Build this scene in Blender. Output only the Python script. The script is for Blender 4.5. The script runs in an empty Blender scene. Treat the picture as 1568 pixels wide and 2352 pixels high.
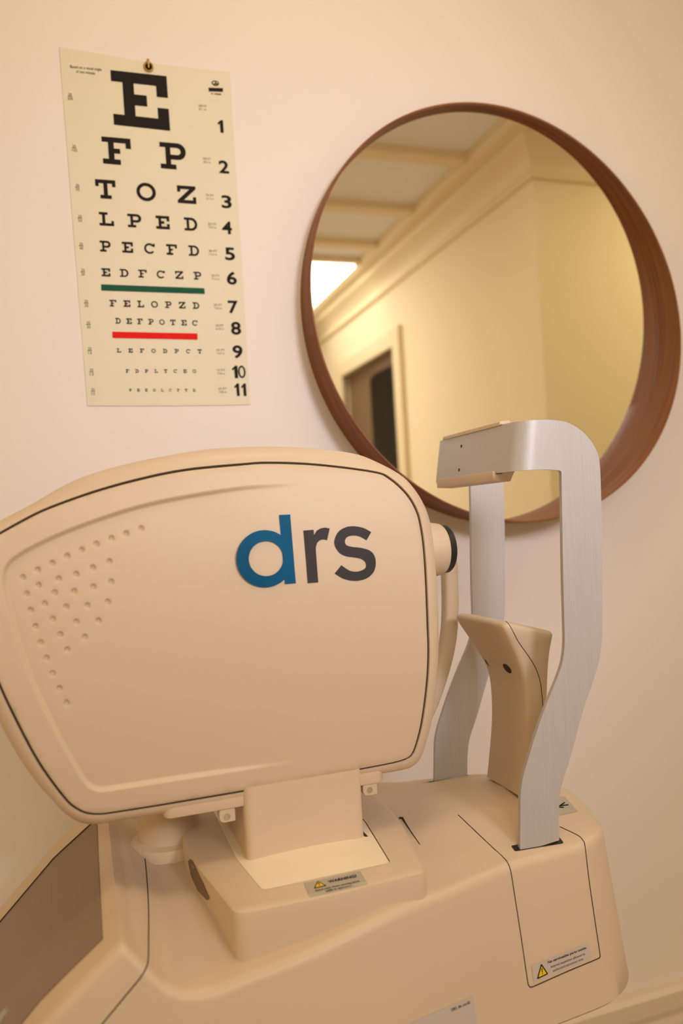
import bpy, bmesh, math, random
import numpy as np
from mathutils import Vector, Matrix
from mathutils.bvhtree import BVHTree
from mathutils.geometry import delaunay_2d_cdt

random.seed(4)
SC = bpy.context.scene
COL = SC.collection

# ------------------------------------------------------------------ camera
FPX = 1804.4
RM = np.array([[0.94655326, -0.0522139, 0.31829331],
               [-0.31731601, 0.02626788, 0.94795598],
               [-0.05785737, -0.99829039, 0.00829564]])
CZ = 1.5
CAM = np.array([0.0, 0.0, CZ])


def ray(px, py):
    return RM @ np.array([px - 784.0, py - 1176.0, FPX])


def P(px, py, Y):
    """measured image point -> world point on the upright plane at depth Y"""
    r = ray(px, py)
    return Vector(CAM + r * (Y / r[1]))


def PZ(px, py, Z):
    r = ray(px, py)
    return Vector(CAM + r * ((Z - CZ) / r[2]))


cam = bpy.data.cameras.new('camera')
camo = bpy.data.objects.new('camera', cam)
COL.objects.link(camo)
cm = Matrix.Identity(4)
for i in range(3):
    cm[i][0] = RM[i, 0]
    cm[i][1] = -RM[i, 1]
    cm[i][2] = -RM[i, 2]
cm[0][3], cm[1][3], cm[2][3] = 0, 0, CZ
camo.matrix_world = cm
cam.sensor_fit = 'HORIZONTAL'
cam.sensor_width = 36
cam.lens = FPX / 1568 * 36
cam.clip_start = 0.02
cam.dof.use_dof = True
cam.dof.focus_distance = 0.92
cam.dof.aperture_fstop = cam.lens / 1000 / 0.0088
SC.camera = camo
SC.view_settings.view_transform = 'Standard'
SC.view_settings.look = 'None'
SC.view_settings.gamma = 1
SC.view_settings.exposure = 0.06


# ------------------------------------------------------------------ materials
def mat(name, col, rough=0.5, metal=0.0, noise=None, bump=None, emit=None, spec=0.5):
    m = bpy.data.materials.new(name)
    m.use_nodes = True
    nt = m.node_tree
    b = nt.nodes['Principled BSDF']
    b.inputs['Base Color'].default_value = (*col, 1)
    b.inputs['Roughness'].default_value = rough
    b.inputs['Metallic'].default_value = metal
    b.inputs['Specular IOR Level'].default_value = spec
    if emit:
        b.inputs['Emission Color'].default_value = (*emit[0], 1)
        b.inputs['Emission Strength'].default_value = emit[1]
    tc = nt.nodes.new('ShaderNodeTexCoord')
    if noise:   # (scale vec, amount)
        mp = nt.nodes.new('ShaderNodeMapping')
        mp.inputs['Scale'].default_value = noise[0]
        n = nt.nodes.new('ShaderNodeTexNoise')
        n.inputs['Scale'].default_value = 1
        n.inputs['Detail'].default_value = 5
        r = nt.nodes.new('ShaderNodeValToRGB')
        a = noise[1]
        r.color_ramp.elements[0].position = 0.3
        r.color_ramp.elements[1].position = 0.7
        r.color_ramp.elements[0].color = (*[c * (1 - a) for c in col], 1)
        r.color_ramp.elements[1].color = (*[min(1, c * (1 + a)) for c in col], 1)
        nt.links.new(tc.outputs['Object'], mp.inputs['Vector'])
        nt.links.new(mp.outputs['Vector'], n.inputs['Vector'])
        nt.links.new(n.outputs['Fac'], r.inputs['Fac'])
        nt.links.new(r.outputs['Color'], b.inputs['Base Color'])
    if bump:    # (scale, strength, distance)
        n2 = nt.nodes.new('ShaderNodeTexNoise')
        n2.inputs['Scale'].default_value = bump[0]
        n2.inputs['Detail'].default_value = 3
        bp = nt.nodes.new('ShaderNodeBump')
        bp.inputs['Strength'].default_value = bump[1]
        bp.inputs['Distance'].default_value = bump[2]
        nt.links.new(tc.outputs['Object'], n2.inputs['Vector'])
        nt.links.new(n2.outputs['Fac'], bp.inputs['Height'])
        nt.links.new(bp.outputs['Normal'], b.inputs['Normal'])
    return m


M = {}
M['plastic'] = mat('cream_plastic', (0.65, 0.508, 0.378), 0.45, bump=(1500, 0.10, 0.0003))
M['white'] = mat('white_plastic', (0.90, 0.78, 0.61), 0.5)
M['wall'] = mat('wall_paint', (0.78, 0.70, 0.675), 0.85, bump=(260, 0.12, 0.0006))
M['wallcream'] = mat('cream_wall_paint', (0.88, 0.75, 0.51), 0.85, bump=(260, 0.1, 0.0006))
M['crown'] = mat('crown_paint', (0.84, 0.70, 0.45), 0.6)
M['ceil'] = mat('ceiling_paint', (0.88, 0.84, 0.80), 0.9)
M['rail'] = mat('rail_paint', (0.74, 0.62, 0.50), 0.5)
M['floor'] = mat('floor_boards', (0.52, 0.42, 0.31), 0.45, noise=((3, 40, 3), 0.25))
M['paper'] = mat('chart_card', (0.70, 0.635, 0.49), 0.65, bump=(40, 0.15, 0.001))
M['ink'] = mat('black_ink', (0.018, 0.014, 0.014), 0.7, spec=0.08)
M['grey_ink'] = mat('grey_ink', (0.14, 0.12, 0.10), 0.6, spec=0.1)
M['green_ink'] = mat('green_ink', (0.012, 0.085, 0.045), 0.6, spec=0.1)
M['red_ink'] = mat('red_ink', (0.68, 0.010, 0.006), 0.6, spec=0.1)
M['brass'] = mat('brass', (0.50, 0.33, 0.12), 0.35, 1.0)
M['metal'] = mat('brushed_aluminium', (0.53, 0.51, 0.53), 0.5, 0.3, noise=((900, 900, 14), 0.05))
M['steel'] = mat('screw_steel', (0.75, 0.74, 0.72), 0.25, 1.0)
M['black'] = mat('black_rubber', (0.010, 0.009, 0.009), 0.5)
M['gap'] = mat('dark_gap', (0.045, 0.025, 0.014), 0.8)
M['blue'] = mat('logo_blue', (0.0, 0.095, 0.235), 0.5, noise=((7, 7, 7), 0.25), spec=0.12)
M['charcoal'] = mat('logo_charcoal', (0.050, 0.044, 0.050), 0.5, spec=0.12)
M['label'] = mat('label_film', (0.44, 0.40, 0.325), 0.45)
M['label2'] = mat('label_film_pale', (0.55, 0.485, 0.455), 0.5)
M['yellow'] = mat('warning_yellow', (0.85, 0.55, 0.02), 0.4)
M['brown'] = mat('brown_board', (0.26, 0.165, 0.115), 0.4, noise=((3, 3, 3), 0.05))
M['cap'] = mat('pale_capping', (0.78, 0.62, 0.42), 0.5)
M['doorbrown'] = mat('door_brown', (0.20, 0.12, 0.06), 0.5)
M['doorglass'] = mat('door_dark_glass', (0.004, 0.0035, 0.004), 0.4, spec=0.15)
M['lampglow'] = mat('lamp_diffuser', (1, 1, 1), 0.4, emit=((1.0, 0.93, 0.82), 5.0))
M['slot_shade'] = mat('painted_slot_shade', (0.20, 0.13, 0.075), 0.6)  # dark colour paints recess shade onto a flat patch
M['leaf'] = mat('leaf_green', (0.16, 0.36, 0.05), 0.4, noise=((20, 20, 20), 0.3))
M['leafedge'] = mat('leaf_pale_edge', (0.62, 0.68, 0.55), 0.45)
M['pot'] = mat('pot_glaze', (0.55, 0.50, 0.45), 0.35)
M['soil'] = mat('potting_soil', (0.04, 0.025, 0.015), 0.95, bump=(120, 0.8, 0.004))
M['table'] = mat('table_laminate', (0.62, 0.54, 0.46), 0.5)
M['standwood'] = mat('stand_wood', (0.28, 0.17, 0.09), 0.5, noise=((4, 4, 60), 0.2))

# mirror silver
m = mat('mirror_silver', (0.96, 0.95, 0.91), 0.015, 1.0)
M['mirror'] = m

# walnut veneer that runs around the ring
m = bpy.data.materials.new('walnut_veneer')
m.use_nodes = True
nt = m.node_tree
b = nt.nodes['Principled BSDF']
b.inputs['Roughness'].default_value = 0.5
b.inputs['Specular IOR Level'].default_value = 0.25
tc = nt.nodes.new('ShaderNodeTexCoord')
mp = nt.nodes.new('ShaderNodeMapping')
mp.inputs['Scale'].default_value = (5, 160, 5)
nz = nt.nodes.new('ShaderNodeTexNoise')
nz.inputs['Scale'].default_value = 1
nz.inputs['Detail'].default_value = 6
rp = nt.nodes.new('ShaderNodeValToRGB')
rp.color_ramp.elements[0].position = 0.3
rp.color_ramp.elements[1].position = 0.72
rp.color_ramp.elements[0].color = (0.15, 0.046, 0.012, 1)
rp.color_ramp.elements[1].color = (0.27, 0.098, 0.026, 1)
nt.links.new(tc.outputs['Object'], mp.inputs['Vector'])
nt.links.new(mp.outputs['Vector'], nz.inputs['Vector'])
nt.links.new(nz.outputs['Fac'], rp.inputs['Fac'])
nt.links.new(rp.outputs['Color'], b.inputs['Base Color'])
M['walnut'] = m


# ------------------------------------------------------------------ helpers
def link(name, me, material, parent=None, smooth=None):
    o = bpy.data.objects.new(name, me)
    COL.objects.link(o)
    if material is not None and not me.materials:
        me.materials.append(material)
    if parent is not None:
        o.parent = parent
        o.matrix_parent_inverse = Matrix.Translation(-Vector(parent.location))
        if parent.parent is not None:
            o.matrix_parent_inverse = Matrix.Translation(-(Vector(parent['_w']) if '_w' in parent else Vector((0, 0, 0))))
    if smooth is not None:
        sm(me, smooth)
    return o


def sm(me, deg=35):
    for p in me.polygons:
        p.use_smooth = True
    me.set_sharp_from_angle(angle=math.radians(deg))


def mesh(verts, faces, name='m'):
    me = bpy.data.meshes.new(name)
    me.from_pydata([tuple(v) for v in verts], [], [tuple(f) for f in faces])
    me.validate()
    bm = bmesh.new()
    bm.from_mesh(me)
    bmesh.ops.recalc_face_normals(bm, faces=bm.faces)
    bm.to_mesh(me)
    bm.free()
    return me


def thing(name, label, cat, loc, group=None):
    o = bpy.data.objects.new(name, None)
    COL.objects.link(o)
    o.location = loc
    o.empty_display_size = 0.05
    o['label'] = label
    o['category'] = cat
    if group:
        o['group'] = group
    return o


def struct(o, label=None, cat=None):
    o['kind'] = 'structure'
    if label:
        o['label'] = label
    if cat:
        o['category'] = cat
    return o


def bevel_mesh(me, w, seg=2, angle=30):
    bm = bmesh.new()
    bm.from_mesh(me)
    es = [e for e in bm.edges if len(e.link_faces) == 2 and e.calc_face_angle(0) > math.radians(angle)]
    bmesh.ops.bevel(bm, geom=es, offset=w, segments=seg, profile=0.5, affect='EDGES', clamp_overlap=True)
    bm.to_mesh(me)
    bm.free()
    return me


def box(x0, x1, y0, y1, z0, z1, bev=0.0, seg=2):
    v = [(x, y, z) for z in (z0, z1) for y in (y0, y1) for x in (x0, x1)]
    f = [(0, 2, 3, 1), (4, 5, 7, 6), (0, 1, 5, 4), (2, 6, 7, 3), (0, 4, 6, 2), (1, 3, 7, 5)]
    me = mesh(v, f)
    if bev:
        bevel_mesh(me, bev, seg)
    return me


def prism(outline, vec, bev=0.0, seg=2, angle=50):
    """outline: 3D loop; swept by vec"""
    n = len(outline)
    vec = Vector(vec)
    v = [Vector(p) for p in outline] + [Vector(p) + vec for p in outline]
    f = [tuple(range(n)), tuple(range(2 * n - 1, n - 1, -1))]
    f += [(i, (i + 1) % n, n + (i + 1) % n, n + i) for i in range(n)]
    me = mesh(v, f)
    if bev:
        bevel_mesh(me, bev, seg, angle)
    return me


def catmull(pts, n=8, closed=False):
    pts = [np.array(p, float) for p in pts]
    N = len(pts)
    out = []
    rng = N if closed else N - 1
    for i in range(rng):
        if closed:
            p0, p1, p2, p3 = pts[(i - 1) % N], pts[i], pts[(i + 1) % N], pts[(i + 2) % N]
        else:
            p0, p1, p2, p3 = pts[max(i - 1, 0)], pts[i], pts[i + 1], pts[min(i + 2, N - 1)]
        for k in range(n):
            t = k / n
            out.append(0.5 * (2 * p1 + (p2 - p0) * t + (2 * p0 - 5 * p1 + 4 * p2 - p3) * t * t + (3 * p1 - p0 - 3 * p2 + p3) * t ** 3))
    if not closed:
        out.append(pts[-1])
    return out


def tube(path, rad, sides=8, cap=True):
    """round tube along a 3D polyline; rad: number or list"""
    path = [Vector(p) for p in path]
    n = len(path)
    rs = rad if isinstance(rad, (list, tuple)) else [rad] * n
    verts, faces = [], []
    prev = None
    for i, p in enumerate(path):
        t = (path[min(i + 1, n - 1)] - path[max(i - 1, 0)]).normalized()
        if prev is None:
            a = Vector((0, 0, 1)) if abs(t.z) < 0.9 else Vector((1, 0, 0))
            u = t.cross(a).normalized()
        else:
            u = (prev - t * prev.dot(t)).normalized()
        prev = u
        w = t.cross(u)
        for k in range(sides):
            an = 2 * math.pi * k / sides
            verts.append(p + (u * math.cos(an) + w * math.sin(an)) * rs[i])
    for i in range(n - 1):
        for k in range(sides):
            k2 = (k + 1) % sides
            faces.append((i * sides + k, i * sides + k2, (i + 1) * sides + k2, (i + 1) * sides + k))
    if cap:
        faces.append(tuple(range(sides)))
        faces.append(tuple((n - 1) * sides + k for k in range(sides)))
    return mesh(verts, faces)


def lathe(profile, centre, axis='X', seg=48):
    """profile: (along, radius) pairs, turned about an axis through centre"""
    verts, faces = [], []
    c = Vector(centre)
    for a, r in profile:
        for k in range(seg):
            t = 2 * math.pi * k / seg
            if axis == 'X':
                verts.append(c + Vector((a, r * math.cos(t), r * math.sin(t))))
            elif axis == 'Y':
                verts.append(c + Vector((r * math.cos(t), a, r * math.sin(t))))
            else:
                verts.append(c + Vector((r * math.cos(t), r * math.sin(t), a)))
    n = len(profile)
    for i in range(n - 1):
        for k in range(seg):
            k2 = (k + 1) % seg
            faces.append((i * seg + k, i * seg + k2, (i + 1) * seg + k2, (i + 1) * seg + k))
    if profile[0][1] > 1e-6:
        faces.append(tuple(range(seg)))
    if profile[-1][1] > 1e-6:
        faces.append(tuple((n - 1) * seg + k for k in range(seg)))
    me = mesh(verts, faces)
    bm = bmesh.new()
    bm.from_mesh(me)
    bmesh.ops.remove_doubles(bm, verts=bm.verts, dist=1e-7)
    bm.to_mesh(me)
    bm.free()
    return me


def fill2d(loops):
    """2D loops (even-odd holes) -> verts2d, faces"""
    cu = bpy.data.curves.new('c', 'CURVE')
    cu.dimensions = '2D'
    cu.fill_mode = 'BOTH'
    for lp in loops:
        s = cu.splines.new('POLY')
        s.points.add(len(lp) - 1)
        for i, p in enumerate(lp):
            s.points[i].co = (p[0], p[1], 0, 1)
        s.use_cyclic_u = True
    o = bpy.data.objects.new('c', cu)
    COL.objects.link(o)
    bpy.context.view_layer.update()
    me = bpy.data.meshes.new_from_object(o.evaluated_get(bpy.context.evaluated_depsgraph_get()))
    v = [(p.co.x, p.co.y) for p in me.vertices]
    f = [tuple(p.vertices) for p in me.polygons]
    bpy.data.objects.remove(o)
    bpy.data.curves.remove(cu)
    bpy.data.meshes.remove(me)
    return v, f


_tc = {}


def text2d(body, bold=0.0):
    """built-in font text, normalised: x from 0 to width, y in cap-heights"""
    key = (body, bold)
    if key in _tc:
        return _tc[key]
    cu = bpy.data.curves.new('t', 'FONT')
    cu.body = body
    cu.size = 1.0
    cu.offset = bold
    cu.resolution_u = 4
    o = bpy.data.objects.new('t', cu)
    COL.objects.link(o)
    bpy.context.view_layer.update()
    me = bpy.data.meshes.new_from_object(o.evaluated_get(bpy.context.evaluated_depsgraph_get()))
    v = [(p.co.x, p.co.y) for p in me.vertices]
    f = [tuple(p.vertices) for p in me.polygons]
    bpy.data.objects.remove(o)
    bpy.data.curves.remove(cu)
    bpy.data.meshes.remove(me)
    x0 = min(p[0] for p in v)
    x1 = max(p[0] for p in v)
    cap = 0.73
    v = [((p[0] - x0) / (x1 - x0), p[1] / cap) for p in v]
    _tc[key] = (v, f)
    return v, f


class MB:
    def __init__(s):
        s.v, s.f = [], []

    def add(s, v, f):
        o = len(s.v)
        s.v += [tuple(p) for p in v]
        s.f += [tuple(i + o for i in q) for q in f]

    def addmesh(s, me):
        s.add([v.co.copy() for v in me.vertices], [tuple(p.vertices) for p in me.polygons])

    def build(s):
        return mesh(s.v, s.f)


def decal(v2, f, to3d, mb):
    """map flat 2D geometry to 3D, facing the room"""
    mb.add([to3d(p) for p in v2], f)


def arc(cx, cy, rx, ry, a0, a1, n=20):
    return [(cx + rx * math.cos(math.radians(a0 + (a1 - a0) * i / n)), cy + ry * math.sin(math.radians(a0 + (a1 - a0) * i / n))) for i in range(n + 1)]


# ------------------------------------------------------------------ room
YW = 1.227          # wall that carries the chart and the mirror
YG = 1.2225         # mirror glass plane
XA, YB = 1.694, -0.11   # outside corner of the block behind the camera
ZC = 2.94

struct(link('wall_back', box(-2.6, 4.2, YW, YW + 0.12, 0, ZC), M['wall']))
struct(link('floor', box(-2.6, 4.2, -4.2, YW, -0.1, 0), M['floor']))
struct(link('ceiling', box(-2.6, 4.2, -4.2, YW, ZC, ZC + 0.1), M['ceil']))
struct(link('wall_left', box(-2.72, -2.6, -4.2, YW, 0, ZC), M['wallcream']))
struct(link('wall_front', box(-2.6, 4.2, -4.32, -4.2, 0, ZC), M['wallcream']))
struct(link('wall_right', box(4.2, 4.32, YB, YW, 0, ZC), M['wallcream']))
# block with a doorway cut into its left face
me = MB()
D0, D1, DZ = -2.38, -1.51, 2.42
for y0, y1, z0, z1 in ((D1, YB, 0, ZC), (-4.2, D0, 0, ZC), (D0, D1, DZ, ZC)):
    me.addmesh(box(XA, XA + 0.14, y0, y1, z0, z1))
me.addmesh(box(XA + 0.14, 4.2, YB - 0.14, YB, 0, ZC))
struct(link('wall_side', me.build(), M['wallcream']))

# crown moulding round the outside corner
prof = [(0.0, -0.20), (0.016, -0.20), (0.022, -0.19), (0.016, -0.178), (0.012, -0.17), (0.014, -0.15), (0.03, -0.12), (0.055, -0.095),
        (0.07, -0.085), (0.075, -0.06), (0.10, -0.05), (0.125, -0.035), (0.13, -0.02), (0.14, -0.015), (0.14, 0.0), (0.0, 0.0)]
v, f = [], []
n = len(prof)
for a, z in prof:
    v.append((XA - a, -4.2, ZC + z))
for a, z in prof:
    v.append((XA - a, YB + a, ZC + z))
for a, z in prof:
    v.append((4.2, YB + a, ZC + z))
for s in range(2):
    for i in range(n - 1):
        f.append((s * n + i, s * n + i + 1, (s + 1) * n + i + 1, (s + 1) * n + i))
struct(link('trim_1', mesh(v, f), M['crown'], smooth=40))

# chair rail low on the mirror wall
rail = [(YW, 0.600), (YW - 0.020, 0.600), (YW - 0.026, 0.592), (YW - 0.022, 0.56), (YW - 0.016, 0.545), (YW - 0.018, 0.530), (YW, 0.526)]
struct(link('trim_2', prism([(-2.6, y, z) for y, z in rail], (6.8, 0, 0)), M['rail']))
struct(link('baseboard_back', box(-2.6, 4.2, YW - 0.015, YW, 0, 0.12, 0.004), M['rail']))

# ceiling battens that run along the wall direction
bt = MB()
for y in (0.55, 0.05, -0.42, -0.95, -1.42, -2.75):
    bt.addmesh(box(-2.6, XA - 0.14, y, y + 0.07, ZC - 0.03, ZC))
struct(link('trim_3', bt.build(), M['crown']))

# doorway seen in the mirror
dr = struct(link('door_1', box(XA + 0.03, XA + 0.08, D0, D1, 0, DZ), M['doorbrown']))
c = MB()
c.addmesh(box(XA - 0.025, XA + 0.02, D1, D1 + 0.10, 0, DZ + 0.10, 0.006))
c.addmesh(box(XA - 0.025, XA + 0.02, D0 - 0.10, D0, 0, DZ + 0.10, 0.006))
c.addmesh(box(XA - 0.025, XA + 0.02, D0, D1, DZ, DZ + 0.10, 0.006))
link('door_casing', c.build(), M['crown'], dr)
ol = []
y0, y1, z0, z1, r = -1.93, -1.525, 0.25, 2.335, 0.05
for cy, cz, a0 in ((y1 - r, z1 - r, 0), (y0 + r, z1 - r, 90), (y0 + r, z0 + r, 180), (y1 - r, z0 + r, 270)):
    ol += [(XA + 0.0, y, z) for y, z in arc(cy, cz, r, r, a0, a0 + 90, 8)]
link('door_glass', prism(ol, (0.03, 0, 0)), M['doorglass'], dr)

# ------------------------------------------------------------------ lamps and added lights
lamp = thing('ceiling_lamp', 'bright ceiling lamp panel seen at the left edge of the round mirror', 'lamp', (1.36, -2.15, ZC))
link('lamp_frame', box(1.14, 1.555, -2.66, -1.62, ZC - 0.035, ZC, 0.006), M['crown'], lamp)
link('lamp_diffuser', box(1.16, 1.535, -2.64, -1.64, ZC - 0.05, ZC - 0.03, 0.006), M['lampglow'], lamp)


def area(loc, target, sx, sy, power, col, name='unseen_light', spread=180):  # unseen area lights, no fixtures modelled
    l = bpy.data.lights.new(name, 'AREA')
    l.shape = 'RECTANGLE'
    l.size, l.size_y = sx, sy
    l.energy = power
    l.color = col
    l.spread = math.radians(spread)
    o = bpy.data.objects.new(name, l)
    COL.objects.link(o)
    o.location = loc
    d = Vector(target) - Vector(loc)
    o.rotation_euler = d.to_track_quat('-Z', 'Y').to_euler()
    return o


area((0.95, -1.5, 2.40), (0.36, 1.2, 1.72), 0.5, 0.5, 2.0, (0.92, 0.92, 1.0), spread=42)  # added narrow spot, brightens the wall centre and lets the edges dim
area((0.20, -2.0, 2.70), (0.40, 1.2, 1.40), 0.8, 0.8, 8, (1.0, 0.90, 0.78))  # added wide fill from behind the camera
area((0.38, 0.50, 2.90), (0.38, 0.6, 0), 0.30, 0.30, 4.7, (1.0, 0.80, 0.48))
area((1.10, 0.30, 2.90), (1.00, 0.5, 0), 0.40, 0.40, 2.0, (1.0, 0.86, 0.70))
area((-0.9, 0.3, 2.90), (-0.5, 0.9, 1.1), 0.30, 0.30, 1.2, (1.0, 0.74, 0.34))  # added warm light to tint the left of the wall
area((-1.6, 0.2, 1.90), (0.0, 1.2, 1.30), 0.4, 0.4, 3.8, (1.0, 0.70, 0.16))  # added low warm light, turns the lower left wall orange
area((2.6, 0.5, 2.90), (2.6, 0.5, 0), 0.5, 0.5, 10, (1.0, 0.88, 0.50))  # added light for the hall on the right
area((-0.6, -2.6, 2.90), (-0.6, -2.6, 0), 0.8, 0.8, 34, (1.0, 0.92, 0.80))  # added broad fill that bounces around the room behind
area((0.55, -1.6, 2.90), (1.69, -1.3, 1.7), 0.4, 0.4, 6.5, (1.0, 0.90, 0.76), spread=110)  # added light aimed at the side wall to brighten its reflection
w = bpy.data.worlds.new('world')
w.use_nodes = True
w.node_tree.nodes['Background'].inputs['Color'].default_value = (1.0, 0.86, 0.72, 1)
w.node_tree.nodes['Background'].inputs['Strength'].default_value = 0.0
SC.world = w

# ------------------------------------------------------------------ round mirror
MC = Vector((0.7204, YW, 1.8446))
RX, RZ = 0.358, 0.3695
mir = thing('round_mirror', 'large round wall mirror in a deep walnut band frame', 'mirror', (MC.x, YW, MC.z))
seg = 144


def rim_depth(t):      # the bent band is shallow at the top and deep at the bottom
    return 0.052 - 0.034 * math.sin(t)


rings = [(0, 0.0), (0.97, 0.0), (1, .001), (1, .003), (0.97, .0042), (0.5, .0045), (0.06, .0045), (0, .0045)]   # (share of depth, inset)
v, f = [], []
for q, ins in rings:
    for k in range(seg):
        t = 2 * math.pi * k / seg
        v.append((MC.x + (RX - ins) * math.cos(t), YW - q * rim_depth(t), MC.z + (RZ - ins) * math.sin(t)))
nr = len(rings)
for i in range(nr):
    for k in range(seg):
        k2 = (k + 1) % seg
        j = (i + 1) % nr
        f.append((i * seg + k, i * seg + k2, j * seg + k2, j * seg + k))
fr = link('mirror_frame', mesh(v, f), M['walnut'], mir, smooth=30)
v, f = [], []
for Y in (YG, YG + 0.003):
    for k in range(seg):
        t = 2 * math.pi * k / seg
        v.append((MC.x + (RX - .004) * math.cos(t), Y, MC.z + (RZ - .004) * math.sin(t)))
f = [tuple(range(seg)), tuple(range(2 * seg - 1, seg - 1, -1))] + [(k, (k + 1) % seg, seg + (k + 1) % seg, seg + k) for k in range(seg)]
link('mirror_glass', mesh(v, f), M['mirror'], mir)

# ------------------------------------------------------------------ eye chart
YC0 = YW - 0.0013
chart = thing('eye_chart', 'cream letter eye chart hung on a small brass hook on the wall', 'eye chart', P(355, 520, YC0))
edge = catmull([(136, 108), (235, 124), (332, 141), (430, 155), (528, 165)], 5)[:-1] + [np.array(p) for p in
        [(528, 165), (540, 360), (552, 550), (564, 740), (575, 929)]] + [np.array(p) for p in [(480, 931), (390, 932), (300, 932), (201, 932), (185, 730), (168, 520), (152, 310)]]
link('chart_card', prism([P(p[0], p[1], YC0) for p in edge], (0, 0.0012, 0)), M['paper'], chart)


def glyph(ch):
    """block-serif letters on a 5 x 5 grid, y up"""
    R = lambda x0, y0, x1, y1: [[(x0, y0), (x1, y0), (x1, y1), (x0, y1)]]
    if ch == 'E':
        return [[(0, 0), (5, 0), (5, 2), (4, 2), (4, 1), (2, 1), (2, 2), (3.1, 2), (3.1, 3), (2, 3), (2, 4), (4, 4), (4, 3), (5, 3), (5, 5), (0, 5), (0, 4), (1, 4), (1, 1), (0, 1)]]
    if ch == 'F':
        return [[(0, 0), (3.1, 0), (3.1, 0.95), (2.05, 0.95), (2.05, 2.05), (3.1, 2.05), (3.1, 2.95), (2.05, 2.95), (2.05, 4.05), (4.1, 4.05), (4.1, 3.1), (5, 3.1), (5, 5), (0, 5), (0, 4.05), (1.05, 4.05), (1.05, 0.95), (0, 0.95)]]
    if ch == 'L':
        return [[(0, 0), (5, 0), (5, 1.9), (4.1, 1.9), (4.1, 0.95), (2.05, 0.95), (2.05, 4.1), (3, 4.1), (3, 5), (0, 5), (0, 4.1), (1.05, 4.1), (1.05, 0.95), (0, 0.95)]]
    if ch == 'T':
        return [[(1.1, 0), (3.9, 0), (3.9, 0.95), (3.0, 0.95), (3.0, 4.05), (4.15, 4.05), (4.15, 3.2), (5, 3.2), (5, 5), (0, 5), (0, 3.2), (0.85, 3.2), (0.85, 4.05), (2.0, 4.05), (2.0, 0.95), (1.1, 0.95)]]
    if ch == 'Z':
        return [[(0, 0), (5, 0), (5, 1.9), (4.15, 1.9), (4.15, 0.95), (1.7, 0.95), (5, 4.2), (5, 5), (0, 5), (0, 3.2), (0.85, 3.2), (0.85, 4.05), (3.3, 4.05), (0, 0.8)]]
    if ch == 'O':
        return [arc(2.5, 2.5, 2.5, 2.5, 0, 352, 44), arc(2.5, 2.5, 1.62, 1.62, 0, 352, 44)]
    if ch == 'P':
        o = [(0, 0), (2.95, 0), (2.95, 0.9), (2.0, 0.9), (2.0, 1.85)] + arc(3.35, 3.425, 1.55, 1.575, -90, 90, 16) + [(0, 5), (0, 4.1), (1.05, 4.1), (1.05, 0.9), (0, 0.9)]
        h = [(2.0, 2.75)] + arc(3.2, 3.425, 0.72, 0.68, -90, 90, 14) + [(2.0, 4.1)]
        return [o, h]
    if ch == 'D':
        o = [(0, 0)] + arc(2.6, 2.5, 2.35, 2.5, -90, 90, 24) + [(0, 5), (0, 4.1), (0.95, 4.1), (0.95, 0.9), (0, 0.9)]
        h = [(1.9, 0.9)] + arc(2.55, 2.5, 1.45, 1.6, -90, 90, 20) + [(1.9, 4.1)]
        return [o, h]
    if ch == 'C':
        return [arc(2.5, 2.5, 2.5, 2.5, 48, 322, 36) + arc(2.5, 2.5, 1.6, 1.6, 322, 52, 30) + [(4.1, 3.3), (4.95, 3.3), (4.95, 4.9), (4.3, 4.9)]]
    return R(0, 0, 5, 5)


_gc = {}


def to_chart(cx, cy, w, h, slope, off=0.0005, lean=0.068):
    def fn(p):
        u, t = p[0] - 0.5, 0.5 - p[1]
        px = cx + u * w + t * h * lean
        py = cy + u * w * slope + t * h
        return P(px, py, YC0 - off)
    return fn


def put_glyph(mb, ch, cx, cy, w, h, slope):
    if ch not in _gc:
        _gc[ch] = fill2d(glyph(ch))
    v, f = _gc[ch]
    decal([(a / 5, b_ / 5) for a, b_ in v], f, to_chart(cx, cy, w, h, slope), mb)


rows = [('E', (322, 230.5), (322, 230.5), 129, 125.5, 129, 125.5, .11),
        ('FP', (268, 347), (398, 358.5), 66.5, 62, 61, 60.5, .086),
        ('TOZ', (242.5, 434.5), (428.5, 447), 46.5, 43.5, 42.5, 40.5, .07),
        ('LPED', (244.5, 503), (438, 514.8), 33.5, 31, 30.5, 30, .06),
        ('PECFD', (242, 565.5), (445, 575.8), 25.5, 25, 24.5, 24, .05),
        ('EDFCZP', (243, 625.4), (453.5, 633.3), 20.5, 18.5, 18, 18, .038),
        ('FELOPZD', (259.5, 696.3), (450, 701.8), 16, 15, 15, 15, .028),
        ('DEFPOTEC', (271, 736.8), (447.5, 742), 12.5, 13, 12.5, 12.5, .025),
        ('LEFODPCT', (273, 804.8), (458.5, 807), 10, 9.5, 9.5, 9.5, .012),
        ('FDPLTCEO', (292.5, 852), (446.5, 852.5), 8, 8, 8, 8, .003),
        ('PEZOLCFTD', (299.5, 896), (446, 896.5), 6, 6.5, 6, 6.5, 0)]
lett = MB()
for s, a, b_, w0, h0, w1, h1, sl in rows:
    n = len(s)
    for i, ch in enumerate(s):
        t = i / max(1, n - 1)
        lett = MB()
        put_glyph(lett, ch, a[0] + (b_[0] - a[0]) * t, a[1] + (b_[1] - a[1]) * t, w0 + (w1 - w0) * t, h0 + (h1 - h0) * t, sl)
        link('letter', lett.build(), M['ink'], chart)


def quad_part(name, q, mt, parent, off=0.0005):
    link(name, mesh([P(x, y, YC0 - off) for x, y in q], [(0, 1, 2, 3)]), mt, parent)


quad_part('green_bar', [(232, 652.9), (469.1, 661.9), (470.1, 675.1), (232.7, 667.2)], M['green_ink'], chart)
quad_part('red_bar', [(257.5, 761.7), (453.2, 765.7), (453.9, 780.2), (258.5, 776.3)], M['red_ink'], chart)

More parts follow.
